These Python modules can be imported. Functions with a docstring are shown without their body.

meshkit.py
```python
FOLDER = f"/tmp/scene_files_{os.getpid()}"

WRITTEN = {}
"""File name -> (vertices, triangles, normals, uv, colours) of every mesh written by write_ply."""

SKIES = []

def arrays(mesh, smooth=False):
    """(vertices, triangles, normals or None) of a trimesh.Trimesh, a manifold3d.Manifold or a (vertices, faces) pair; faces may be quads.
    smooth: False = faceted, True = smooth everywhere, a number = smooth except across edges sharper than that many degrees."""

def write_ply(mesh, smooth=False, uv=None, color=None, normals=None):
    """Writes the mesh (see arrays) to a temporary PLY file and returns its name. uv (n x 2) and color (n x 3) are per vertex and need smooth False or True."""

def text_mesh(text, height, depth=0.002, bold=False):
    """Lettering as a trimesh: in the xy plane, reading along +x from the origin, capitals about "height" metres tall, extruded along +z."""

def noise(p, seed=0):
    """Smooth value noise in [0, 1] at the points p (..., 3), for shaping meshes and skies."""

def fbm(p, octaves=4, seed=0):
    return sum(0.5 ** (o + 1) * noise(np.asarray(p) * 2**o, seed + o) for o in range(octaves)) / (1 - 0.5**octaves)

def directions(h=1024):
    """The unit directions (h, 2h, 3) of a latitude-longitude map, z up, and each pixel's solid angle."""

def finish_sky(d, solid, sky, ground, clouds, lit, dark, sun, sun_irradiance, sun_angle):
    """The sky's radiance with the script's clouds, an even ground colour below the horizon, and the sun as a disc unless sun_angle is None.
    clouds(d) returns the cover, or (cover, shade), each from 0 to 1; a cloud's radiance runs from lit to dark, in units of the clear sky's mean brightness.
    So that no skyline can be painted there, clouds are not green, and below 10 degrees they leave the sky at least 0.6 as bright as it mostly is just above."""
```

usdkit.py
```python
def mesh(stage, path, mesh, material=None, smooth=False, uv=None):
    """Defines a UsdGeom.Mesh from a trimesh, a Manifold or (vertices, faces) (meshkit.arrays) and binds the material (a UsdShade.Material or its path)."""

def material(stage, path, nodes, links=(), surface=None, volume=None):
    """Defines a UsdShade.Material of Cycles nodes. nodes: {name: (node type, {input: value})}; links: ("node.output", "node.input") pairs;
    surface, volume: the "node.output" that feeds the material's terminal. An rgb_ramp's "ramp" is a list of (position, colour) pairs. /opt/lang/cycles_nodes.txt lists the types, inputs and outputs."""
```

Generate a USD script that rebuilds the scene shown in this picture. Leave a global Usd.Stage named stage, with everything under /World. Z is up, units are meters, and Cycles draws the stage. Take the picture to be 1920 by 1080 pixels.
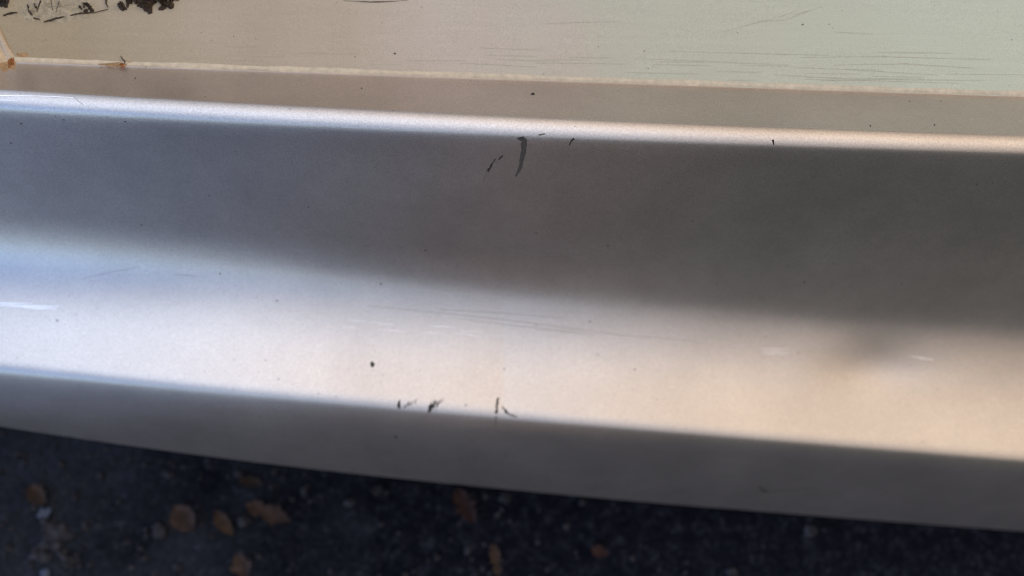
import math, random
import numpy as np, trimesh, usdkit, meshkit
from pxr import Usd, UsdGeom, UsdLux, UsdShade, Gf, Sdf
from scipy.interpolate import LinearNDInterpolator
from scipy.ndimage import gaussian_filter1d

stage = Usd.Stage.CreateInMemory()
UsdGeom.SetStageUpAxis(stage, UsdGeom.Tokens.z)
UsdGeom.SetStageMetersPerUnit(stage, 1.0)
UsdGeom.Xform.Define(stage, '/World')
UsdGeom.Scope.Define(stage, '/World/Looks')
random.seed(5)
RNG = np.random.default_rng(5)

# ------------------------------------------------------------------ camera
Z0 = 0.34                                    # rim of the sill above the ground
CAM = np.array([0.0, -0.105, Z0 + 0.43])
TILT = math.radians(10.0)                    # optical axis off the vertical
FOCAL, APER = 30.0, 36.0
EXPOSURE = 0.97
cam = UsdGeom.Camera.Define(stage, '/World/camera')
cam.AddTranslateOp().Set(Gf.Vec3d(*CAM))
cam.AddRotateXOp().Set(math.degrees(TILT))
cam.CreateFocalLengthAttr(FOCAL); cam.CreateHorizontalApertureAttr(APER); cam.CreateVerticalApertureAttr(APER * 9 / 16)
cam.CreateClippingRangeAttr(Gf.Vec2f(0.01, 500))
cam.CreateFocusDistanceAttr(0.45); cam.CreateFStopAttr(3.8)
cam.CreateExposureAttr(EXPOSURE)

# ------------------------------------------------------------------ sky and sun
SUN_AZ, SUN_EL = math.radians(80), math.radians(24)        # azimuth from +y towards +x
SKY = 0.10
CLOUD_SHIFT = (11.1, 3.9, 6.3)
usdkit.material(stage, '/World/Looks/sky', {
    'tc': ('texture_coordinate', {}),
    'mp': ('mapping', {'location': CLOUD_SHIFT}),
    'n': ('noise_texture', {'scale': 0.8, 'detail': 4, 'roughness': 0.45}),
    'x': ('separate_xyz', {}),
    'zc': ('math', {'math_type': 'maximum', 'value2': 0.0}),
    'lum': ('map_range', {'from_min': 0.0, 'from_max': 1.0, 'to_min': 0.30, 'to_max': 1.0}),
    # a bank of thin cloud on the sunny side and overhead; clear blue low down on the far side
    'bank': ('math', {'math_type': 'multiply_add', 'value2': 0.5}),
    'rag': ('math', {'math_type': 'multiply_add', 'value2': 0.5}),
    'f': ('map_range', {'range_type': 'smoothstep', 'from_min': -0.50, 'from_max': 0.30, 'to_min': 0.0, 'to_max': 1.0}),
    's': ('sky_texture', {'sky_type': 'single_scattering', 'sun_disc': False, 'sun_elevation': SUN_EL, 'sun_rotation': SUN_AZ,
                          'air_density': 1.0, 'aerosol_density': 1.0, 'ozone_density': 1.0}),
    'tint': ('mix_color', {'blend_type': 'multiply', 'fac': 1.0, 'b': (0.78, 0.90, 1.26), 'use_clamp': False, 'use_clamp_result': False}),
    'cl': ('mix_color', {'a': (6.9, 8.0, 10.4), 'b': (6.8, 5.3, 4.05), 'use_clamp': False}),
    'sd': ('vector_math', {'math_type': 'dot_product', 'vector2': (math.sin(SUN_AZ), math.cos(SUN_AZ), 0.0)}),
    'sw': ('map_range', {'range_type': 'smoothstep', 'from_min': -0.72, 'from_max': 0.55, 'to_min': 0.0, 'to_max': 1.0}),
    'cl2': ('mix_color', {'blend_type': 'multiply', 'fac': 1.0, 'use_clamp': False, 'use_clamp_result': False}),
    'm': ('mix_color', {'use_clamp': False}),
    'b': ('background_shader', {'strength': SKY})},
    [('tc.generated', 'mp.vector'), ('mp.vector', 'n.vector'), ('tc.generated', 'x.vector'), ('x.z', 'zc.value1'), ('zc.value', 'lum.value'), ('zc.value', 'bank.value1'), ('sd.value', 'bank.value3'),
     ('n.fac', 'rag.value1'), ('bank.value', 'rag.value3'), ('rag.value', 'f.value'), ('tc.generated', 'sd.vector1'), ('sd.value', 'sw.value'), ('sw.result', 'cl.fac'), ('cl.result', 'cl2.a'), ('lum.result', 'cl2.b'),
     ('f.result', 'm.fac'), ('s.color', 'tint.a'), ('tint.result', 'm.a'), ('cl2.result', 'm.b'), ('m.result', 'b.color')], surface='b.background')
dome = UsdLux.DomeLight.Define(stage, '/World/sky')
UsdShade.MaterialBindingAPI.Apply(dome.GetPrim()).Bind(UsdShade.Material.Get(stage, '/World/Looks/sky'))
dome.GetPrim().SetCustomDataByKey('kind', 'structure')
sun = UsdLux.DistantLight.Define(stage, '/World/sun')
sun.CreateIntensityAttr(0.2); sun.CreateAngleAttr(20.0); sun.CreateNormalizeAttr(True); sun.CreateColorAttr(Gf.Vec3f(1.0, 0.93, 0.84))
sun.AddRotateZOp().Set(-math.degrees(SUN_AZ)); sun.AddRotateXOp().Set(-(90 - math.degrees(SUN_EL)))

# ------------------------------------------------------------------ helpers
def mat(name, nodes, links=(), surface='p.BSDF'):
    return usdkit.material(stage, '/World/Looks/' + name, nodes, links, surface=surface)

used = {}
def path_of(name, parent='/World'):
    k = (parent, name); n = used.get(k, 0); used[k] = n + 1
    return f'{parent}/{name}' + (f'_{n:03d}' if n else '')

def tag(prim, label=None, cat=None, group=None, kind=None):
    for k, v in (('label', label), ('category', cat), ('group', group), ('kind', kind)):
        if v: prim.SetCustomDataByKey(k, v)
    return prim

def obj(name, mesh, m, parent='/World', smooth=40, normals=None):
    p = path_of(name, parent)
    g = usdkit.mesh(stage, p, mesh, m, smooth=smooth if normals is None else False)
    if normals is not None:
        g.CreateNormalsAttr(normals); g.SetNormalsInterpolation('vertex')
    return g.GetPrim()

F_PX = 1920 * FOCAL / APER
def rays(px, py):
    px, py = np.broadcast_arrays(np.asarray(px, float), np.asarray(py, float))
    d = np.stack([(px - 960) / F_PX, -(py - 540) / F_PX, -np.ones(px.shape)], -1)
    c, s = math.cos(TILT), math.sin(TILT)
    return np.stack([d[..., 0], c * d[..., 1] - s * d[..., 2], s * d[..., 1] + c * d[..., 2]], -1)

def at_z(px, py, z):
    d = rays(px, py)
    t = (np.asarray(z) - CAM[2]) / d[..., 2]
    return CAM + d * t[..., None]

def project(P):
    q = np.asarray(P) - CAM
    c, s = math.cos(TILT), math.sin(TILT)
    y, z = c * q[..., 1] + s * q[..., 2], -s * q[..., 1] + c * q[..., 2]
    return np.stack([960 + F_PX * q[..., 0] / -z, 540 - F_PX * y / -z], -1)

# ------------------------------------------------------------------ the shape of the sill: one pressed sheet, swept along x
# lines of the pressing: crease, rim, lower edge, hem
PX = np.linspace(-350, 2270, 120)
def line(pts, deg):
    a = np.array(pts, float)
    return np.polyval(np.polyfit(a[:, 0], a[:, 1], deg), PX)
CREASE = line([(0, 116), (230, 124), (480, 131), (960, 151), (1440, 164), (1920, 181)], 2)
CREST = line([(0, 182), (300, 196), (640, 216), (960, 232), (1440, 251), (1920, 266)], 2)
EDGE = line([(0, 689), (240, 711), (400, 724), (640, 747), (850, 767), (1200, 800), (1560, 829), (1920, 857)], 2)
HEM = line([(0, 797), (240, 838), (440, 860), (640, 881), (1000, 920), (1280, 947), (1600, 973), (1920, 995)], 3)
NX = 560
X = np.linspace(-0.50, 0.50, NX)
Z_LEDGE = Z0 - 0.0135
z_edge, z_hem = np.full(NX, Z0 - 0.075), np.full(NX, Z0 - 0.13)

def world_line(py, z):
    P = at_z(PX, py, np.interp(np.linspace(0, 1, 120), np.linspace(0, 1, NX), z) if np.ndim(z) else np.full(120, z))
    for _ in range(4):
        if np.ndim(z):
            P = at_z(PX, py, np.interp(P[:, 0], X, z))
    k = np.polyfit(P[:, 0], P[:, 1], 3)
    return np.polyval(k, X)

A = math.radians
def smooth_interp(d, knots, w):
    """slope angle over the distance d (mm) from the knots, softened over w mm"""
    k = np.array(knots, float)
    fine = np.arange(k[0, 0] - 20, k[-1, 0] + 20, 0.1)
    v = gaussian_filter1d(np.interp(fine, k[:, 0], k[:, 1]), w / 0.1)
    return np.interp(d, fine, v)

N_STRIP, N_FACE, N_FLANGE = 46, 150, 60
yC = world_line(CREST, Z0)
for it in range(5):
    yE = world_line(EDGE, z_edge); yH = world_line(HEM, z_hem)
    face, flange = [], []
    for i in range(NX):
        W = (yC[i] - yE[i]) * 1000
        t = np.linspace(0, 1, N_FACE) ** 1.0
        d = t * W
        lf = 3.6 / (1 + math.exp((X[i] + 0.13) / 0.06)) - 5.0 / (1 + math.exp(-(X[i] - 0.14) / 0.06))            # the face leans back a little towards the left end
        lt = lf if lf > 0 else 0.12 * lf
        # rim, steep face, cove, tread, edge
        th = smooth_interp(d, [(-12, -42), (-5, -42), (0, 0), (5.5, 60 - lf), (10, 64 - lf), (0.34 * W, 61 - 1.3 * lt), (0.44 * W, 54.5 - 1.3 * lt), (0.53 * W, 45.5 - lt), (0.63 * W, 34.5 - lt), (0.72 * W, 23 - 0.5 * lt), (0.81 * W, 13),
                               (0.9 * W, 8), (W - 4.0, 8), (W, 32), (W + 4, 50), (W + 14, 57), (W + 30, 64)], 1.2)
        z = Z0 - np.concatenate([[0], np.cumsum(0.5 * (np.tan(np.radians(th[1:])) + np.tan(np.radians(th[:-1]))) * np.diff(d))]) / 1000
        face.append((yC[i] - d / 1000, z))
        Wf = (yE[i] - yH[i]) * 1000
        e = np.linspace(0, Wf, N_FLANGE)
        tf = smooth_interp(e, [(-20, 7), (-4.0, 8), (0, 32), (4, 50 - 0.7 * lf), (14, 57 - 0.9 * lf), (Wf - 4, 66 - 0.7 * max(lf, -1)), (Wf + 20, 69)], 1.2)
        zf = z[-1] - np.concatenate([[0], np.cumsum(0.5 * (np.tan(np.radians(tf[1:])) + np.tan(np.radians(tf[:-1]))) * np.diff(e))]) / 1000
        flange.append((yE[i] - e / 1000, zf))
    z_edge = np.array([f[1][-1] for f in face]); z_hem = np.array([f[1][-1] for f in flange])
    z_edge, z_hem = (np.polyval(np.polyfit(X, a, 2), X) for a in (z_edge, z_hem))
yE = yE; face = np.array(face); flange = np.array(flange)

# the strip that rises from the crease to the rim (seen from behind it faces the ledge)
zB = np.full(NX, Z_LEDGE)
for it in range(5):
    yB = world_line(CREASE, zB)
    strip = []
    for i in range(NX):
        W = (yB[i] - yC[i]) * 1000
        d = np.linspace(-W, 0, N_STRIP)
        th = smooth_interp(d, [(-W - 10, 0), (-W - 1.2, 0), (-W + 1.2, -41), (-6, -44), (-5, -42), (0, 0), (5.5, 58), (10, 61)], 1.0)
        z = np.concatenate([[0], np.cumsum(-0.5 * (np.tan(np.radians(th[1:])) + np.tan(np.radians(th[:-1]))) * np.diff(d))]) / 1000
        strip.append((yC[i] - d / 1000, Z0 + z - z[-1]))
    strip = np.array(strip)
    zB = np.polyval(np.polyfit(X, strip[:, 1, 0], 2), X)
zB = strip[:, 1, 0]
# the ledge behind, nearly level
back = np.concatenate([np.linspace(0.30, 0.03, 50)[:-1], np.linspace(0.03, 0.0, 60)])
ledge = np.stack([np.stack([yB[i] + back, zB[i] + 0.012 * back], 0) for i in range(NX)])
# the hem is folded under
fold = np.linspace(0, 1, 14)[1:]
hem = np.stack([np.stack([flange[i, 0, -1] + 0.0022 * (1 - np.cos(fold * math.pi)) * 0.5 - 0.0012 * np.sin(fold * math.pi) + 0.012 * np.maximum(0, fold - 0.6),
                          flange[i, 1, -1] - 0.0022 * np.sin(fold * math.pi * 0.9) - 0.0003 * fold], 0) for i in range(NX)])
prof = np.concatenate([ledge[:, :, :-1], strip[:, :, :-1], face[:, :, :-1], flange, hem], 2)
i0 = ledge.shape[2] - 1; i1 = i0 + strip.shape[2] - 1; i2 = i1 + face.shape[2] - 1; i3 = i2 + flange.shape[2]
V = np.stack([np.repeat(X[:, None], prof.shape[2], 1), prof[:, 0], prof[:, 1]], -1)      # NX, M, 3
# sheet metal is never quite true: long soft waves, a slight bulge, and a dent added to imitate a reflection
def waves(P):
    q = P.reshape(-1, 3)
    w = (meshkit.fbm(q * np.array([9.0, 14.0, 14.0]) + 7.3, 2, 3) - 0.5) * 0.0005 + (meshkit.fbm(q * np.array([22.0, 38.0, 38.0]) + 1.7, 2, 9) - 0.5) * 0.00020
    return w.reshape(P.shape[:2])
def dent(px, py, r, depth, idx):
    c = V[..., :2] - C_(px, py)[:2]
    return -depth * np.exp(-(c[..., 0] / r[0]) ** 2 - (c[..., 1] / r[1]) ** 2)
V[..., 2] += waves(V)
def grid_normals(G):
    du, dv = np.gradient(G, axis=0), np.gradient(G, axis=1)
    n = np.cross(dv, du)
    n /= np.linalg.norm(n, axis=-1, keepdims=True)
    return n if n[..., 2].mean() > 0 else -n
pix = project(V)
def near(px, py):
    return V.reshape(-1, 3)[np.argmin(((pix - (px, py)) ** 2).sum(-1))]
for (px, py, rx, ry, dp) in [(1640, 690, 0.032, 0.0150, 0.0035), (1520, 700, 0.02, 0.02, -0.0005)]:
    c = near(px, py)
    V[..., 2] -= dp * np.exp(-((V[..., 0] - c[0]) / rx) ** 2 - ((V[..., 1] - c[1]) / ry) ** 2)
N = grid_normals(V)
pix = project(V)
vis = (pix[..., 0] > -150) & (pix[..., 0] < 2070) & (pix[..., 1] > -250) & (np.arange(V.shape[1])[None] < i3)
SURF = LinearNDInterpolator(pix[vis], np.concatenate([V[vis], N[vis]], 1))
def on_sill(px, py, lift=0.0):
    r = SURF(np.stack(np.broadcast_arrays(np.asarray(px, float), np.asarray(py, float)), -1))
    n = r[..., 3:] / np.linalg.norm(r[..., 3:], axis=-1, keepdims=True)
    return r[..., :3] + n * lift, n

# ------------------------------------------------------------------ materials
def paint(name, base, metallic, rough, flake=0.15, coat=0.0, grime=0.0):
    return mat(name, {
        'tc': ('texture_coordinate', {}),
        'fl': ('noise_texture', {'scale': 1000.0, 'detail': 2, 'roughness': 0.7}),
        'flr': ('map_range', {'from_min': 0.3, 'from_max': 0.7, 'to_min': 1 - flake, 'to_max': 1 + flake}),
        'big': ('noise_texture', {'scale': 11.0, 'detail': 4, 'roughness': 0.6}),
        'bigr': ('map_range', {'from_min': 0.3, 'from_max': 0.7, 'to_min': 0.92, 'to_max': 1.05}),
        'st': ('mapping', {'scale': (14.0, 420.0, 420.0)}),
        'sn': ('noise_texture', {'scale': 1.0, 'detail': 3, 'roughness': 0.65}),
        'm1': ('math', {'math_type': 'multiply'}),
        'hs': ('hsv', {'color': base}),
        'rr': ('map_range', {'from_min': 0.25, 'from_max': 0.75, 'to_min': rough - 0.014, 'to_max': rough + 0.014}),
        'b1': ('bump', {'strength': 0.14, 'distance': 0.00035}),
        'b2': ('bump', {'strength': 0.004, 'distance': 0.0002}),
        'p': ('principled_bsdf', {'metallic': metallic, 'coat_weight': coat, 'coat_roughness': 0.18})},
        [('tc.object', 'fl.vector'), ('tc.object', 'big.vector'), ('tc.object', 'st.vector'), ('st.vector', 'sn.vector'),
         ('fl.fac', 'flr.value'), ('big.fac', 'bigr.value'), ('flr.result', 'm1.value1'), ('bigr.result', 'm1.value2'), ('m1.value', 'hs.value'),
         ('hs.color', 'p.base_color'), ('big.fac', 'rr.value'), ('rr.result', 'p.roughness'),
         ('fl.fac', 'b1.height'), ('sn.fac', 'b2.height'), ('b1.normal', 'b2.normal'), ('b2.normal', 'p.normal')])
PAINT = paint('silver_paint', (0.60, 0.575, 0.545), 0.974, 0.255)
PAINT_STRIP = paint('silver_paint_browned', (0.52, 0.465, 0.425), 0.97, 0.265)  # browner, darker copy of the silver: the strip's reflection partly put into the colour
TAN_PAINT = paint('stained_paint', (0.36, 0.295, 0.215), 0.55, 0.40)
DUSTY = mat('dusty_paint', {
    'tc': ('texture_coordinate', {}),
    'fl': ('noise_texture', {'scale': 1500.0, 'detail': 2, 'roughness': 0.7}),
    'flr': ('map_range', {'from_min': 0.3, 'from_max': 0.7, 'to_min': 0.86, 'to_max': 1.14}),
    'st': ('mapping', {'scale': (22.0, 300.0, 300.0), 'rotation': (0, 0, 0.03)}),
    'sn': ('noise_texture', {'scale': 1.0, 'detail': 4, 'roughness': 0.7}),
    'snr': ('map_range', {'from_min': 0.35, 'from_max': 0.7, 'to_min': 1.02, 'to_max': 0.965, 'clamp': True}),
    'sx': ('separate_xyz', {}),
    'bn': ('noise_texture', {'scale': 9.0, 'detail': 3}),
    'xa': ('math', {'math_type': 'multiply_add', 'value2': 1.75, 'value3': 0.24}),
    'xb': ('math', {'math_type': 'multiply_add', 'value2': 0.5}),
    'ramp': ('rgb_ramp', {'ramp': [(0.05, (0.265, 0.225, 0.15)), (0.30, (0.345, 0.302, 0.236)), (0.44, (0.385, 0.345, 0.295)), (0.55, (0.36, 0.37, 0.30)), (0.95, (0.375, 0.415, 0.335))]}),
    'm1': ('math', {'math_type': 'multiply'}),
    'hs': ('hsv', {}),
    'b1': ('bump', {'strength': 0.25, 'distance': 0.0006}),
    'b2': ('bump', {'strength': 0.05, 'distance': 0.0006}),
    'p': ('principled_bsdf', {'metallic': 0.15, 'roughness': 0.55, 'specular_ior_level': 0.3})},
    [('tc.object', 'fl.vector'), ('tc.object', 'st.vector'), ('st.vector', 'sn.vector'), ('tc.object', 'bn.vector'), ('tc.object', 'sx.vector'),
     ('sx.x', 'xa.value1'), ('bn.fac', 'xb.value1'), ('xa.value', 'xb.value3'), ('xb.value', 'ramp.fac'), ('ramp.color', 'hs.color'),
     ('fl.fac', 'flr.value'), ('sn.fac', 'snr.value'), ('flr.result', 'm1.value1'), ('snr.result', 'm1.value2'), ('m1.value', 'hs.value'),
     ('hs.color', 'p.base_color'), ('fl.fac', 'b1.height'), ('sn.fac', 'b2.height'), ('b1.normal', 'b2.normal'), ('b2.normal', 'p.normal')])
def plain(name, col, rough=0.8, scale=900.0, var=0.3, metallic=0.0, bump=0.3, spec=0.3):
    return mat(name, {
        'tc': ('texture_coordinate', {}), 'n': ('noise_texture', {'scale': scale, 'detail': 4, 'roughness': 0.65}),
        'r': ('map_range', {'from_min': 0.3, 'from_max': 0.7, 'to_min': 1 - var, 'to_max': 1 + var}), 'h': ('hsv', {'color': col}),
        'b': ('bump', {'strength': bump, 'distance': 0.001}),
        'p': ('principled_bsdf', {'roughness': rough, 'metallic': metallic, 'specular_ior_level': spec})},
        [('tc.object', 'n.vector'), ('n.fac', 'r.value'), ('r.result', 'h.value'), ('h.color', 'p.base_color'), ('n.fac', 'b.height'), ('b.normal', 'p.normal')])
FINE_SCRATCH = plain('fine_scratch', (0.40, 0.37, 0.35), 0.35, 900, 0.2, 0.95, 0.1)
FILM = plain('dried_sealant', (0.255, 0.225, 0.16), 0.6, 330, 0.30, bump=0.9)
SCUFF = plain('black_scuff', (0.018, 0.016, 0.014), 0.7, 1500, 0.5)
SCUFF_GREY = plain('grey_scuff', (0.036, 0.034, 0.030), 0.6, 2500, 0.6)
SCUFF_FAINT = plain('faint_scuff', (0.13, 0.12, 0.105), 0.5, 3000, 0.4, 0.4)
MUD = plain('dried_mud', (0.030, 0.021, 0.014), 0.9, 700, 0.6, bump=0.8)
SCRATCH = plain('bright_scratch', (0.93, 0.93, 0.93), 0.30, 900, 0.05, 1.0, 0.05)
LEDGE_SCRATCH = plain('ledge_scratch', (0.30, 0.295, 0.235), 0.7, 1200, 0.3)
RUST = plain('rust', (0.19, 0.075, 0.022), 0.85, 900, 0.6)
RUST_FAINT = plain('rust_stain', (0.26, 0.17, 0.085), 0.7, 700, 0.35)
SEALER = plain('seam_sealer', (0.44, 0.39, 0.295), 0.6, 260, 0.16, bump=0.5)
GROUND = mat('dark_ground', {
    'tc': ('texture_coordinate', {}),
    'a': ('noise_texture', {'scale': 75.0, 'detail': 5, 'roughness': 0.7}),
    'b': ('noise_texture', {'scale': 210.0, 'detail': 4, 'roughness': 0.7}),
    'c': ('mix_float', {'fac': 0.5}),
    'ramp': ('rgb_ramp', {'ramp': [(0.36, (0.0016, 0.0024, 0.0042)), (0.48, (0.0032, 0.0040, 0.0070)), (0.55, (0.0062, 0.0074, 0.0120)), (0.62, (0.015, 0.018, 0.026))]}),  # near-black: shade beside the car put into the base colour
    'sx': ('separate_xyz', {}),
    'd': ('noise_texture', {'scale': 9.0, 'detail': 3, 'roughness': 0.6}),                     # pale dust drifts; their left-bright gradient is light put into the colour
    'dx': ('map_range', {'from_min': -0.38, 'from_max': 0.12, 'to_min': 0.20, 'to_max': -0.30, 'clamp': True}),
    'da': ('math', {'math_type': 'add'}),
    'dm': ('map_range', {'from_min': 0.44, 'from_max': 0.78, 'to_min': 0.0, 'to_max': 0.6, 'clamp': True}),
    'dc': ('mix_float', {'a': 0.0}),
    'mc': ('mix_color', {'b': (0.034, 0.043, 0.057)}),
    'ps': ('vector_math', {'math_type': 'distance', 'vector2': (0.0, -0.05, 0.0)}),            # beyond the dark patch: unseen ground, coloured to tint the sill reflections
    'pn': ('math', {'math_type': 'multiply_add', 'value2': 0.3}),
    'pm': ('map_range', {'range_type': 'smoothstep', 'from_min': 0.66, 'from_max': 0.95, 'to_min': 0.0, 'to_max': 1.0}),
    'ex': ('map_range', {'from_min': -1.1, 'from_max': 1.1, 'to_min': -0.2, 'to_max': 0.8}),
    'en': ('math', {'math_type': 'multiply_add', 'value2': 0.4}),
    'er': ('rgb_ramp', {'ramp': [(0.12, (0.038, 0.058, 0.115)), (0.36, (0.045, 0.046, 0.055)), (0.5, (0.085, 0.050, 0.027)), (0.66, (0.030, 0.030, 0.017)), (0.85, (0.015, 0.018, 0.009))]}),   # blue, brown and olive put in for the reflected tints of the face
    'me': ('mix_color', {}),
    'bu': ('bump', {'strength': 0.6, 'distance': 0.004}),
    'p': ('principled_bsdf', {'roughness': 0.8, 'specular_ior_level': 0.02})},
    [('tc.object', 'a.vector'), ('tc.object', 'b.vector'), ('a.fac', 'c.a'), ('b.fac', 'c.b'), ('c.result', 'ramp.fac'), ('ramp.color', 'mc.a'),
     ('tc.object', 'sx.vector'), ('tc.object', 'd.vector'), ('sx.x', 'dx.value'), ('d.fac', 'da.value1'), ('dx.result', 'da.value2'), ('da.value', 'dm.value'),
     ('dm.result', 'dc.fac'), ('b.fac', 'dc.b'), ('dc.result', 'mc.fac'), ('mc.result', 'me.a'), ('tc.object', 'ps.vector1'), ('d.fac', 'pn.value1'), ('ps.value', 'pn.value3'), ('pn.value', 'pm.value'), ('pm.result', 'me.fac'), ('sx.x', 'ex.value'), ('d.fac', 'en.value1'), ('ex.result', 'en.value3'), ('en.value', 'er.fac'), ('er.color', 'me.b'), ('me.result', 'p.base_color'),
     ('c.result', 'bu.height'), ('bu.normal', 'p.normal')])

# ------------------------------------------------------------------ the ground
def sheet(x0, x1, y0, y1, n, amp, z=0.0):
    xs, ys = np.linspace(x0, x1, n), np.linspace(y0, y1, n)
    P = np.stack([*np.meshgrid(xs, ys, indexing='ij'), np.zeros((n, n))], -1)
    P[..., 2] = z + amp * (meshkit.fbm(P.reshape(-1, 3) * 45, 4, 11).reshape(n, n) - 0.5)
    idx = np.arange(n * n).reshape(n, n)
    f = np.stack([idx[:-1, :-1], idx[1:, :-1], idx[1:, 1:], idx[:-1, 1:]], -1).reshape(-1, 4)
    return P.reshape(-1, 3), np.concatenate([f[:, [0, 1, 2]], f[:, [0, 2, 3]]])
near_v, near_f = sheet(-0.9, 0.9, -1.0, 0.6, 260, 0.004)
tag(obj('ground', (near_v, near_f), GROUND, smooth=True), 'grimy ground, shade painted into its dark colour, strewn with grit and fallen leaves below the sill', 'ground', kind='structure')
B = 60.0
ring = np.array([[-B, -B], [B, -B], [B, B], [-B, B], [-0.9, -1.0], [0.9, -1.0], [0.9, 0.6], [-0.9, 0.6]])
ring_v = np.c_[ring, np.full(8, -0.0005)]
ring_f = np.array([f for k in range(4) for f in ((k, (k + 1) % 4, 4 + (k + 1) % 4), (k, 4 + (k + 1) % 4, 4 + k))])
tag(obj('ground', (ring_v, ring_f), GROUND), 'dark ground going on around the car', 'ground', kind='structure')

# ------------------------------------------------------------------ the sill
sill = UsdGeom.Xform.Define(stage, path_of('car_sill')).GetPrim()
tag(sill, 'silver metallic stepped car sill panel with scuffs, scratches and a dusty inner ledge', 'car panel', kind='thing')
SP = '/World/car_sill'
def patch(name, a, b, m, parent=SP, label=None):
    G, GN = V[:, a:b + 1], N[:, a:b + 1]
    nx, ny = G.shape[:2]
    idx = np.arange(nx * ny).reshape(nx, ny)
    f = np.stack([idx[:-1, :-1], idx[:-1, 1:], idx[1:, 1:], idx[1:, :-1]], -1).reshape(-1, 4)
    f = np.concatenate([f[:, [0, 1, 2]], f[:, [0, 2, 3]]])
    v = G.reshape(-1, 3)
    fn = np.cross(v[f[0, 1]] - v[f[0, 0]], v[f[0, 2]] - v[f[0, 0]])
    if fn @ GN.reshape(-1, 3)[f[0, 0]] < 0: f = f[:, ::-1]
    from pxr import Vt
    return tag(obj(name, (v, f), m, parent, normals=Vt.Vec3fArray.FromNumpy(GN.reshape(-1, 3).astype(np.float32))), label)
r0 = i1 - 6
patch('inner_ledge', 0, i0, DUSTY, label='dusty matt ledge along the back of the sill')
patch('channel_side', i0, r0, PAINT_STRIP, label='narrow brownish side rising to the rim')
patch('rim', r0, i1 + 12, PAINT, label='rounded bright rim')
patch('step_face', i1 + 12, i2, PAINT, label='wide silver step curving from the rim down to the lower edge')
patch('lower_flange', i2, V.shape[1] - 1, PAINT, label='dark downturned flange above the ground')

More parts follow.
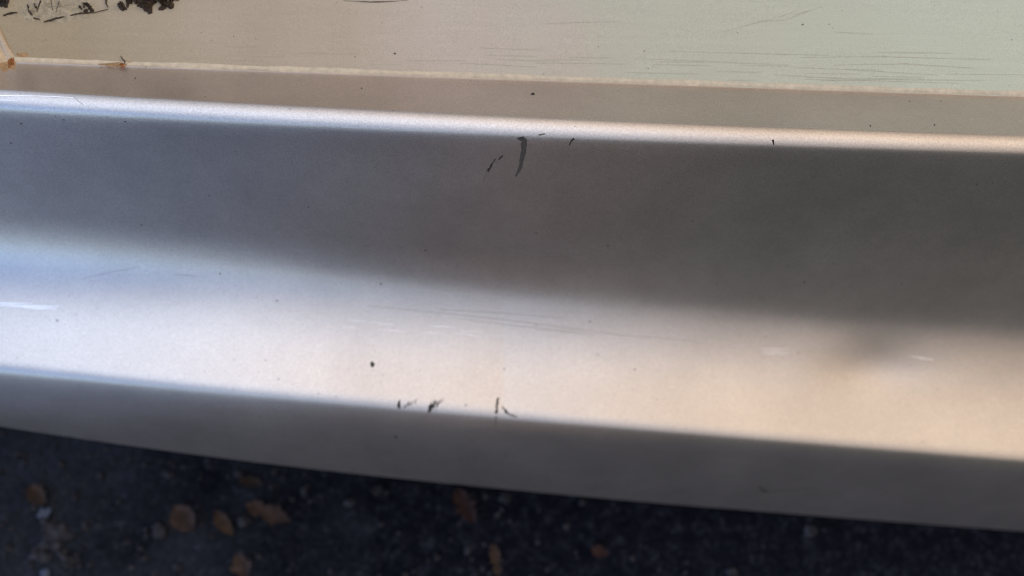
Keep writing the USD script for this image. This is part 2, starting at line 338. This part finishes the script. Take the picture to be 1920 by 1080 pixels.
# ------------------------------------------------------------------ small marks that belong to the sill
def ribbon(pts, widths, m, name, height=0.0001, lift=0.00012, wob=0.0, step=2.5, seed=0, parent=SP, label=None, cross=5):
    """a thin raised streak along a line of the photographed surface; widths in the same units as pts"""
    rg = np.random.default_rng(seed + 17)
    pts = np.array(pts, float)
    L = np.concatenate([[0], np.cumsum(np.linalg.norm(np.diff(pts, axis=0), axis=1))])
    n = max(4, int(L[-1] / step))
    u = np.linspace(0, L[-1], n)
    c = np.stack([np.interp(u, L, pts[:, 0]), np.interp(u, L, pts[:, 1])], 1)
    if n > 8: c = gaussian_filter1d(c, 1.2, axis=0, mode='nearest')
    t = np.gradient(c, axis=0); t /= np.linalg.norm(t, axis=1, keepdims=True) + 1e-9
    nn = np.stack([-t[:, 1], t[:, 0]], 1)
    w = np.interp(u / L[-1], np.linspace(0, 1, len(widths)), widths)
    w = w * (1 + wob * gaussian_filter1d(rg.standard_normal(n), 0.8)); c = c + nn * (wob * 0.6 * gaussian_filter1d(rg.standard_normal(n), 1.0) * w)[:, None]
    k = np.linspace(-1, 1, cross)
    q = c[:, None] + nn[:, None] * (w[:, None] * k * 0.5)[..., None]
    P, nrm = on_sill(q[..., 0], q[..., 1])
    P = P + nrm * (lift + height * (1 - k ** 2))[None, :, None]
    idx = np.arange(n * cross).reshape(n, cross)
    f = np.stack([idx[:-1, :-1], idx[1:, :-1], idx[1:, 1:], idx[:-1, 1:]], -1).reshape(-1, 4)
    f = np.concatenate([f[:, [0, 1, 2]], f[:, [0, 2, 3]]])
    v = P.reshape(-1, 3); good = ~np.isnan(v).any(1)
    f = f[good[f].all(1)]
    fn = np.cross(v[f[:, 1]] - v[f[:, 0]], v[f[:, 2]] - v[f[:, 0]])
    if (fn * nrm.reshape(-1, 3)[f[:, 0]]).sum() < 0: f = f[:, ::-1]
    v = np.nan_to_num(v)
    if name is None: return v, f
    return tag(obj(name, trimesh.Trimesh(v, f, process=False), m, parent, smooth=True), label)

def merge(ms):
    o, vs, fs = 0, [], []
    for v, f in ms: vs.append(v); fs.append(f + o); o += len(v)
    return np.concatenate(vs), np.concatenate(fs)

def blob(px, py, rx, ry, h, seed, rough=0.35, rot=0.0, rings=5, seg=18, sink=0.0002):
    """a lump with a ragged outline lying on the sill; rx, ry as seen, h its height in metres"""
    rg = np.random.default_rng(seed)
    a = np.linspace(0, 2 * math.pi, seg, endpoint=False)
    rad = 1 + rough * gaussian_filter1d(rg.standard_normal(seg) * 1.6, 0.8, mode='wrap')
    rad = np.clip(rad, 0.35, 1.8)
    V_, prev = [], None
    for r in range(rings + 1):
        k = r / rings
        x = rx * k * rad * np.cos(a); y = ry * k * rad * np.sin(a)
        X_ = px + x * math.cos(rot) - y * math.sin(rot); Y_ = py + x * math.sin(rot) + y * math.cos(rot)
        P, n = on_sill(X_, Y_)
        hh = h * (1 - k ** 2) * (1 + 0.6 * rg.standard_normal(seg) * (0 < r < rings)) - (sink if r == rings else 0)
        V_.append(P + n * hh[:, None])
    v = np.nan_to_num(np.concatenate(V_))
    f = []
    for r in range(rings):
        for j in range(seg):
            a0, a1, b0, b1 = r * seg + j, r * seg + (j + 1) % seg, (r + 1) * seg + j, (r + 1) * seg + (j + 1) % seg
            f += [(a0, b0, b1), (a0, b1, a1)]
    f = np.array(f)
    fn = np.cross(v[f[:, 1]] - v[f[:, 0]], v[f[:, 2]] - v[f[:, 0]])
    if fn[:, 2].sum() < 0: f = f[:, ::-1]
    return v, f

cre = lambda x: np.interp(x, PX, CREASE)
# bead of seam sealer along the crease
xs = np.linspace(26, 2050, 500)
bw = 9 + 4 * (meshkit.fbm(np.c_[xs / 60, xs * 0, xs * 0], 3, 2) - 0.5) * 2
tag(obj('seam_bead', trimesh.Trimesh(*ribbon(np.c_[xs, cre(xs) - 5.0], bw, None, None, 0.0006, 0.00002, step=4), process=False), SEALER, SP, smooth=True), 'thin cream bead of sealer along the crease of the ledge')
# folded foot of the pillar at the left end of the ledge
t = np.linspace(0, 1, 40); uu = np.concatenate([np.linspace(-1, 1, 13), np.linspace(1.3, 30, 24)])
cl = np.c_[24 - 74 * t ** 0.9, 114 - 165 * t]
base, bn = on_sill(cl[:, 0], cl[:, 1])
left = np.gradient(base, axis=0); left /= np.linalg.norm(left, axis=1, keepdims=True)
out = np.cross(left, np.array([0, 0, 1.0])); out *= -np.sign(out[:, :1]) 
wmm = 0.0022
amp = np.clip(t / 0.12, 0, 1)
G = base[:, None] + out[:, None] * (uu * wmm)[None, :, None]
hz = np.where(uu < 1, 0.0016 * np.sqrt(np.clip(1 - np.clip(uu, -1, 1) ** 2 * np.where(uu < 0, 1, 0.35), 0, 1)), 0.0013 + (uu - 1) * wmm * 0.75)
G[..., 2] += hz[None] * amp[:, None] - 0.0001
idx = np.arange(G.shape[0] * G.shape[1]).reshape(G.shape[:2])
f = np.stack([idx[:-1, :-1], idx[1:, :-1], idx[1:, 1:], idx[:-1, 1:]], -1).reshape(-1, 4); f = np.concatenate([f[:, [0, 1, 2]], f[:, [0, 2, 3]]])
gv = G.reshape(-1, 3)
if np.cross(gv[f[:, 1]] - gv[f[:, 0]], gv[f[:, 2]] - gv[f[:, 0]])[:, 2].sum() < 0: f = f[:, ::-1]
tag(obj('pillar_foot', trimesh.Trimesh(gv, f, process=False), TAN_PAINT, SP, smooth=True), 'folded foot of the pillar at the left end of the ledge')
# rust at the corner and at a crack in the sealer
for k, (x, y, rx, ry, m, h) in enumerate([(22, 117, 7, 9, RUST, 0.0004), (14, 124, 22, 13, RUST_FAINT, 0.00006), (42, 104, 20, 7, RUST_FAINT, 0.00006), (224, 119, 30, 4.5, RUST_FAINT, 0.0006), (229, 121, 8, 4, RUST, 0.0008)]):
    obj('rust_spot', blob(x, y, rx, ry, h, 60 + k, 0.3), m, SP, smooth=True)
ribbon([(227, 105), (230, 112), (236, 116), (233, 122)], [1.5, 2, 2.5, 2], SCUFF_GREY, 'sealer_crack', 0.0003, 0.0006, step=1.5)

# black scuffs below the rim
ribbon([(972, 261), (984, 261), (981, 280), (979, 300), (974, 316), (966, 332)], [5, 9, 8.5, 8, 6, 2], SCUFF_GREY, 'scuff_mark', 0.00005, seed=1, wob=0.22, label='broad curved black scuff just under the rim')
ribbon([(970, 260), (982, 258)], [3, 5], SCUFF, 'scuff_mark', 0.00005, seed=2)
ribbon([(943, 291), (935, 299)], [2, 3.2], SCUFF, 'scuff_mark', 0.00004, seed=3, wob=0.3, step=1.5)
ribbon([(930, 297), (924, 305), (919, 314), (914, 322)], [1.5, 2, 4.5, 3], SCUFF, 'scuff_mark', 0.00004, seed=4, wob=0.3, step=1.5)
ribbon([(913, 323), (906, 340)], [1.5, 1.2], SCUFF_FAINT, 'scuff_mark', 0.00003, seed=5)
ribbon([(1077, 259), (1071, 264), (1067, 273)], [4.5, 2.5, 2], SCUFF, 'scuff_mark', 0.00005, seed=6, step=1.5)
ribbon([(1060, 298), (1045, 318), (1028, 338)], [1.5, 2, 1.2], SCUFF_FAINT, 'scuff_mark', 0.00003, seed=7, wob=0.4)
ribbon([(1046, 326), (1036, 336)], [2, 1.5], SCUFF_FAINT, 'scuff_mark', 0.00003, seed=8, wob=0.4)
ribbon([(1010, 253), (1022, 251)], [3, 2], SCUFF_FAINT, 'scuff_mark', 0.00004, seed=9)
ribbon([(1449, 262), (1451, 272)], [4, 1.5], SCUFF, 'scuff_mark', 0.00006, seed=10, step=1.5)
# scuffs over the lower edge
ribbon([(749, 749), (747, 757), (751, 766)], [2, 6, 5], SCUFF, 'scuff_mark', 0.0001, seed=12, wob=0.35, step=1.5, label='short dark rub mark on the lower edge')
for k, (x, y, l, sl) in enumerate([(758, 762, 8, 4), (763, 757, 10, 5), (769, 756, 10, 5), (777, 752, 10, 4)]):
    ribbon([(x + sl, y - l / 2), (x, y + l / 2)], [1.2, 2.4, 1.5], SCUFF_GREY, 'scuff_mark', 0.00005, seed=20 + k, wob=0.5, step=1.2)
for k, (x, y, l, sl, w) in enumerate([(806, 762, 24, 4, 6), (811, 760, 20, 5, 4), (816, 758, 16, 4, 3.5), (820, 758, 14, 4, 3), (825, 753, 10, 3, 1.6), (829, 752, 7, 3, 1.2)]):
    ribbon([(x + sl, y - l / 2), (x, y), (x - sl * 0.5, y + l / 2)], [1.2, w, w * 0.6], SCUFF if k < 4 else SCUFF_FAINT, 'scuff_mark', 0.00008, seed=30 + k, wob=0.45, step=1.2)
ribbon([(934, 744), (932, 756), (932, 766), (930, 776)], [1.5, 5, 3.2, 5], SCUFF, 'scuff_mark', 0.00012, seed=40, wob=0.25, step=1.5, label='thin upright black scrape crossing the lower edge')
ribbon([(930, 780), (929, 796)], [3, 2], SCUFF_GREY, 'scuff_mark', 0.00005, seed=41, wob=0.4)
ribbon([(941, 762), (949, 771), (956, 778)], [1.5, 4, 2], SCUFF_GREY, 'scuff_mark', 0.00006, seed=42, wob=0.5, step=1.2)
ribbon([(952, 776), (970, 782)], [3, 1.5], SCUFF_FAINT, 'scuff_mark', 0.00006, seed=43, wob=0.5, step=1.2)
ribbon([(1422, 912), (1436, 923), (1442, 920)], [3, 5, 1.5], SCUFF, 'scuff_mark', 0.00008, seed=44, wob=0.4, step=1.5)
ribbon([(1440, 922), (1520, 915)], [1.6, 1], SCUFF_GREY, 'scuff_mark', 0.00004, seed=45)

# bright and dark scratches
def scratch(p, w, m, seed, step=4, wob=0.2, h=0.00003):
    ribbon(p, w, m, 'scratch', h, 0.00006, wob=wob, step=step, seed=seed, cross=3)
for k in range(5):
    scratch([(1424 + 5 * (k % 2), 653 + 2.6 * k), (1482 - 6 * (k % 3), 654 + 2.6 * k)], [0.5, 1.1, 0.5], SCRATCH, 50 + k)
for k in range(2):
    scratch([(1700 + 8 * k, 667 + 2.5 * k), (1728, 670 + 2 * k), (1752, 674 + 1.5 * k)], [0.5, 1.8, 0.6], SCRATCH, 60 + k)
for k, (a, b, y) in enumerate([(-30, 62, 567), (-20, 112, 572), (40, 108, 576)]):
    scratch([(a, y), ((a + b) / 2, y + 2), (b, y + 2)], [1, 2.6, 0.8], SCRATCH, 65 + k)
scratch([(-20, 179), (70, 180), (140, 183)], [1.6, 1.8, 1.2], SCRATCH, 70)
scratch([(-20, 187), (30, 188)], [1.2, 0.8], SCRATCH, 71)
for k in range(12):
    x = RNG.uniform(540, 920); y = 598 + (x - 540) * 0.07 + RNG.uniform(-6, 9); l = RNG.uniform(20, 70)
    scratch([(x, y), (x + l, y + l * 0.05)], [0.4, 0.8, 0.4], SCRATCH, 80 + k)
scratch([(138, 182), (147, 190), (158, 198)], [1.0, 1.3, 0.8], FINE_SCRATCH, 95, step=2)
for k, p in enumerate([[(690, 574), (860, 590), (1000, 606), (1160, 628), (1310, 640)], [(820, 580), (930, 586), (1060, 597)], [(150, 524), (190, 514), (262, 500)], [(330, 515), (372, 518)],
                       [(860, 598), (960, 610), (1090, 622)], [(1000, 617), (1120, 628)]]):
    scratch(p, [0.5, 1.0, 0.5], FINE_SCRATCH, 100 + k, step=6)
for k, p in enumerate([[(1018, 45), (1080, 42), (1170, 41)], [(1356, 60), (1400, 47), (1470, 30), (1500, 16)], [(1480, 30), (1545, 12)], [(1420, 40), (1470, 38), (1520, 20)], [(640, 1), (690, 4), (735, 3), (768, 0)],
                       [(1500, 108), (1640, 106), (1860, 112)], [(1560, 122), (1700, 120), (1830, 128)], [(1640, 98), (1790, 100)], [(1480, 126), (1600, 131), (1760, 141)], [(1250, 96), (1400, 100), (1560, 104)],
                       [(1200, 110), (1340, 116), (1480, 122)], [(900, 90), (1020, 94)], [(860, 118), (1010, 126)], [(1000, 118), (1180, 120)], [(1450, 140), (1650, 152), (1800, 156)], [(1560, 60), (1640, 64)]]):
    scratch(p, [0.5, 1.2 if k != 4 else 2.2, 0.5], LEDGE_SCRATCH if k != 4 else MUD, 120 + k, step=6, wob=0.35)
for k in range(26):
    x = RNG.uniform(400, 1780); y = cre(x) - RNG.uniform(12, 46); l = RNG.uniform(50, 180)
    scratch([(x, y), (x + l, y + l * RNG.uniform(0.0, 0.03))], [0.4, 0.9, 0.4], LEDGE_SCRATCH, 140 + k, step=10)

# dried film of sealant on the ledge, with the line of its edge
for k, (x, y, rx, ry) in enumerate([(62, 22, 26, 22), (118, 14, 60, 26), (90, 10, 26, 20)]):
    obj('sealant_film', blob(x, y, rx, ry, 0.0005, 200 + k, 0.18, rings=8, seg=36), FILM, SP, smooth=True)
for k, (p, w) in enumerate([([(82, 42), (100, 37), (122, 32)], [1.5, 4, 2]), ([(132, 30), (150, 26), (180, 24), (204, 18)], [2, 2.5, 1.5, 1]), ([(52, 8), (56, 22), (62, 30)], [2, 4.5, 2]), ([(78, 1), (74, 10), (70, 24)], [4, 2, 1]),
                            ([(198, -4), (200, 8), (203, 15)], [3, 3.5, 2]), ([(96, -2), (100, 20)], [1.5, 1]), ([(112, 2), (106, 24)], [1.5, 1]), ([(64, 34), (76, 37)], [3, 1.5])]):
    ribbon(p, w, SCUFF_GREY if k in (5, 6) else MUD, 'sealant_edge', 0.0004, 0.0005, wob=0.4, step=1.6, seed=220 + k)

# ------------------------------------------------------------------ dirt lying on the sill
def thing_mesh(name, mesh, m, label, cat, group=None, smooth=50):
    return tag(obj(name, mesh, m, smooth=smooth), label, cat, group)
rg = np.random.default_rng(77)
def clump(cx, cy, sx, sy, n, r, h, seed):
    g = np.random.default_rng(seed)
    return merge([blob(cx + g.normal(0, sx), cy + g.normal(0, sy), g.uniform(0.5, 1.2) * r, g.uniform(0.4, 1.0) * r, h * g.uniform(0.5, 1.2), seed * 31 + j, 0.4, g.uniform(0, 3), 4, 12) for j in range(n)])
thing_mesh('mud_clump', clump(268, 3, 14, 8, 16, 11, 0.0022, 3), MUD, 'biggest dark brown dried mud clump at the top edge of the dusty ledge', 'mud clump')
thing_mesh('mud_clump', clump(312, 8, 10, 6, 11, 9, 0.0020, 4), MUD, 'dark brown mud clump just right of the biggest clump on the ledge', 'mud clump')
thing_mesh('mud_clump', clump(168, 14, 8, 5, 12, 4.5, 0.0012, 5), MUD, 'small crumbly cluster of dark grains on the dried sealant film', 'mud clump')
thing_mesh('mud_clump', clump(66, 11, 3, 2.5, 5, 3, 0.0010, 6), MUD, 'tiny black crumb inside the ringed sealant smear near the left corner', 'mud clump')
thing_mesh('mud_clump', clump(8, 2, 7, 4, 8, 9, 0.0025, 7), SCUFF, 'black lump in the far upper left corner of the ledge', 'mud clump')
thing_mesh('mud_sliver', ribbon([(6, 30), (17, 25), (34, 24)], [2, 6, 1.5], None, None, 0.0008, 0.0001, wob=0.3, step=2), MUD, 'thin dark sliver of dirt beside the pillar foot', 'dirt sliver')
thing_mesh('dirt_crumb', blob(698, 684, 5.2, 4.0, 0.0009, 9, 0.3), SCUFF, 'single round black crumb in the middle of the bright step', 'dirt crumb')
thing_mesh('dirt_crumb', blob(1000, 176, 5, 2, 0.0005, 10, 0.3), SCUFF, 'small dark crumb on the brownish strip behind the rim', 'dirt crumb')
thing_mesh('dirt_crumb', blob(741, 819, 4, 2, 0.0005, 11, 0.3), SCUFF, 'dark crumb on the shaded flange below the rub marks', 'dirt crumb')
specks = []
for j in range(330):
    x, y = rg.uniform(0, 1920), rg.uniform(0, 960)
    if y > np.interp(x, PX, HEM) - 8: continue
    r = 0.8 * rg.lognormal(0, 0.38)
    specks.append(blob(x, y, r * rg.uniform(0.9, 1.8), r, 0.0002, 1000 + j, 0.3, rg.uniform(0, 3), 2, 7))
for x, y in [(39, 232), (120, 225), (20, 268), (234, 228), (445, 289), (715, 532), (1140, 461), (1106, 603), (1190, 693), (1005, 437), (520, 564), (798, 470), (1832, 346), (1885, 341), (108, 601), (498, 676), (598, 738), (1456, 158), (740, 100), (1752, 234), (1506, 46), (1632, 236), (1718, 870), (1530, 845), (945, 692)]:
    specks.append(blob(x, y, 2.6 * rg.uniform(0.7, 1.2), 1.9, 0.0003, 2000 + int(x), 0.3, 0, 2, 8))
tag(obj('dirt_specks', merge(specks), SCUFF_GREY, smooth=True), 'fine dark specks of dirt peppered all over the silver sill', 'dirt', kind='stuff')

# ------------------------------------------------------------------ things on the ground
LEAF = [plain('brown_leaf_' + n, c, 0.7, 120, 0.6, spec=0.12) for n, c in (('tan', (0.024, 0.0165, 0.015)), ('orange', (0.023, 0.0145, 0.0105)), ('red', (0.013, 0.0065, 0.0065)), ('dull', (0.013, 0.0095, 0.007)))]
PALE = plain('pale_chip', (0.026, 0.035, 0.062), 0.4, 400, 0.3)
def leaf(px, py, length, width, rot, m, label, seed, curl=0.25):
    g = np.random.default_rng(seed)
    c = at_z(px, py, 0.006); sc = 0.75 / F_PX
    L, Wd = length * sc, width * sc
    nu, nv = 15, 7
    u = np.linspace(0, 1, nu); v = np.linspace(-1, 1, nv)
    prof_ = np.sin(math.pi * np.clip(u, 0.02, 0.985) ** 0.8) ** 0.75 * (1 + 0.12 * g.standard_normal(nu)) * (1 - 0.5 * (g.random(nu) < 0.18))
    x = (u[:, None] - 0.5) * L + 0 * v
    y = v[None] * Wd * 0.5 * prof_[:, None]
    z = curl * Wd * (v[None] ** 2) * prof_[:, None] + 0.10 * L * np.sin(u * 3.0 + g.uniform(0, 6))[:, None] + 0.03 * Wd * g.standard_normal((nu, nv)) - 0.05 * Wd * (v[None] == 0)
    z -= z.min()
    a = math.radians(-rot)
    P = np.stack([c[0] + x * math.cos(a) - y * math.sin(a), c[1] + x * math.sin(a) + y * math.cos(a), 0.0025 + z], -1).reshape(-1, 3)
    idx = np.arange(nu * nv).reshape(nu, nv)
    f = np.stack([idx[:-1, :-1], idx[1:, :-1], idx[1:, 1:], idx[:-1, 1:]], -1).reshape(-1, 4); f = np.concatenate([f[:, [0, 1, 2]], f[:, [0, 2, 3]]])
    thing_mesh('fallen_leaf', (P, f), m, label, 'leaf', None, True)
leaf(346, 973, 60, 44, 50, LEAF[0], 'broad roundish brown dead leaf on the dark ground', 1)
leaf(421, 982, 58, 24, 55, LEAF[1], 'slim orange brown dead leaf tilted between the round leaf and the longest leaf', 2)
leaf(505, 961, 86, 34, 22, LEAF[0], 'longest brown dead leaf on the ground below the flange', 3)
leaf(470, 903, 44, 22, 10, LEAF[3], 'dull small leaf right under the hem of the sill above the longest leaf', 4)
leaf(70, 928, 48, 36, 40, LEAF[1], 'tan leaf scrap beside the pale bluish chip', 5)
leaf(455, 1064, 52, 34, 70, LEAF[0], 'brown leaf at the bottom edge of the picture below the round leaf', 6)
leaf(930, 1052, 60, 22, 80, LEAF[1], 'narrow orange leaf standing out alone near the bottom centre', 7)
leaf(872, 948, 70, 40, 60, LEAF[2], 'dark red shrivelled leaf just below the hem in the centre', 8)
leaf(1125, 1034, 34, 22, 20, LEAF[2], 'small dark red leaf scrap in the deep shade, rightmost of the leaves', 9)
def stone(c, r, g):
    m = trimesh.creation.icosphere(subdivisions=1, radius=1.0)
    v = m.vertices * (1 + 0.25 * g.standard_normal((len(m.vertices), 1))) * np.array([r * g.uniform(0.8, 1.5), r, r * 0.6])
    a = g.uniform(0, 6.3); R = np.array([[math.cos(a), -math.sin(a), 0], [math.sin(a), math.cos(a), 0], [0, 0, 1]])
    return v @ R.T + np.array([c[0], c[1], r * 0.35]), m.faces
g = np.random.default_rng(8)
thing_mesh('stone_chip', stone(at_z(84, 962, 0.0), 0.0042, g), PALE, 'pale bluish white chip on the dark ground near the left corner', 'chip')
thing_mesh('stone_chip', stone(at_z(86, 1076, 0.0), 0.0034, g), PALE, 'bluish stone chip at the bottom edge in the left corner', 'chip')
grits = []
for j in range(650):
    x = 1920 * g.beta(0.75, 1.9); y = g.uniform(780, 1130)
    grits.append(stone(at_z(x, y, 0.0), 0.0011 * g.lognormal(0, 0.55), g))
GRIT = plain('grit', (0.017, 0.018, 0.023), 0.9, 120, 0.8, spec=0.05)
tag(obj('grit', merge(grits), GRIT, smooth=60), 'loose grey grit scattered over the dark ground', 'grit', kind='stuff')

# a dried pale splash on the ground in the near left corner, thin and ragged
def splash(px, py, rx, ry, seed):
    g = np.random.default_rng(seed); c = at_z(px, py, 0.0); sc = 0.76 / F_PX; n = 26
    a = np.linspace(0, 2 * math.pi, n, endpoint=False)
    rad = np.clip(1 + 0.45 * gaussian_filter1d(g.standard_normal(n) * 1.8, 0.9, mode='wrap'), 0.3, 1.9)
    vs = [[c[0], c[1], 0.0042]]
    for k, h in ((0.5, 0.0042), (0.85, 0.0035), (1.0, 0.0010)):
        vs += [[c[0] + rx * sc * k * r * math.cos(t), c[1] + ry * sc * k * r * math.sin(t), h + g.uniform(-0.0004, 0.0004)] for r, t in zip(rad, a)]
    f = [(0, 1 + j, 1 + (j + 1) % n) for j in range(n)]
    for q in range(2):
        o = 1 + q * n
        for j in range(n):
            f += [(o + j, o + n + j, o + n + (j + 1) % n), (o + j, o + n + (j + 1) % n, o + (j + 1) % n)]
    return np.array(vs), np.array(f)
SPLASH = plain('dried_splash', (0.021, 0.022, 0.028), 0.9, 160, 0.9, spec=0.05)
tag(obj('dried_splash', merge([splash(104, 1012, 30, 26, 1), splash(78, 1038, 22, 14, 2), splash(128, 1048, 16, 12, 3), splash(92, 984, 10, 16, 4)]), SPLASH, smooth=True),
    'pale grey dried splash on the dark ground below the bluish chip', 'splash')
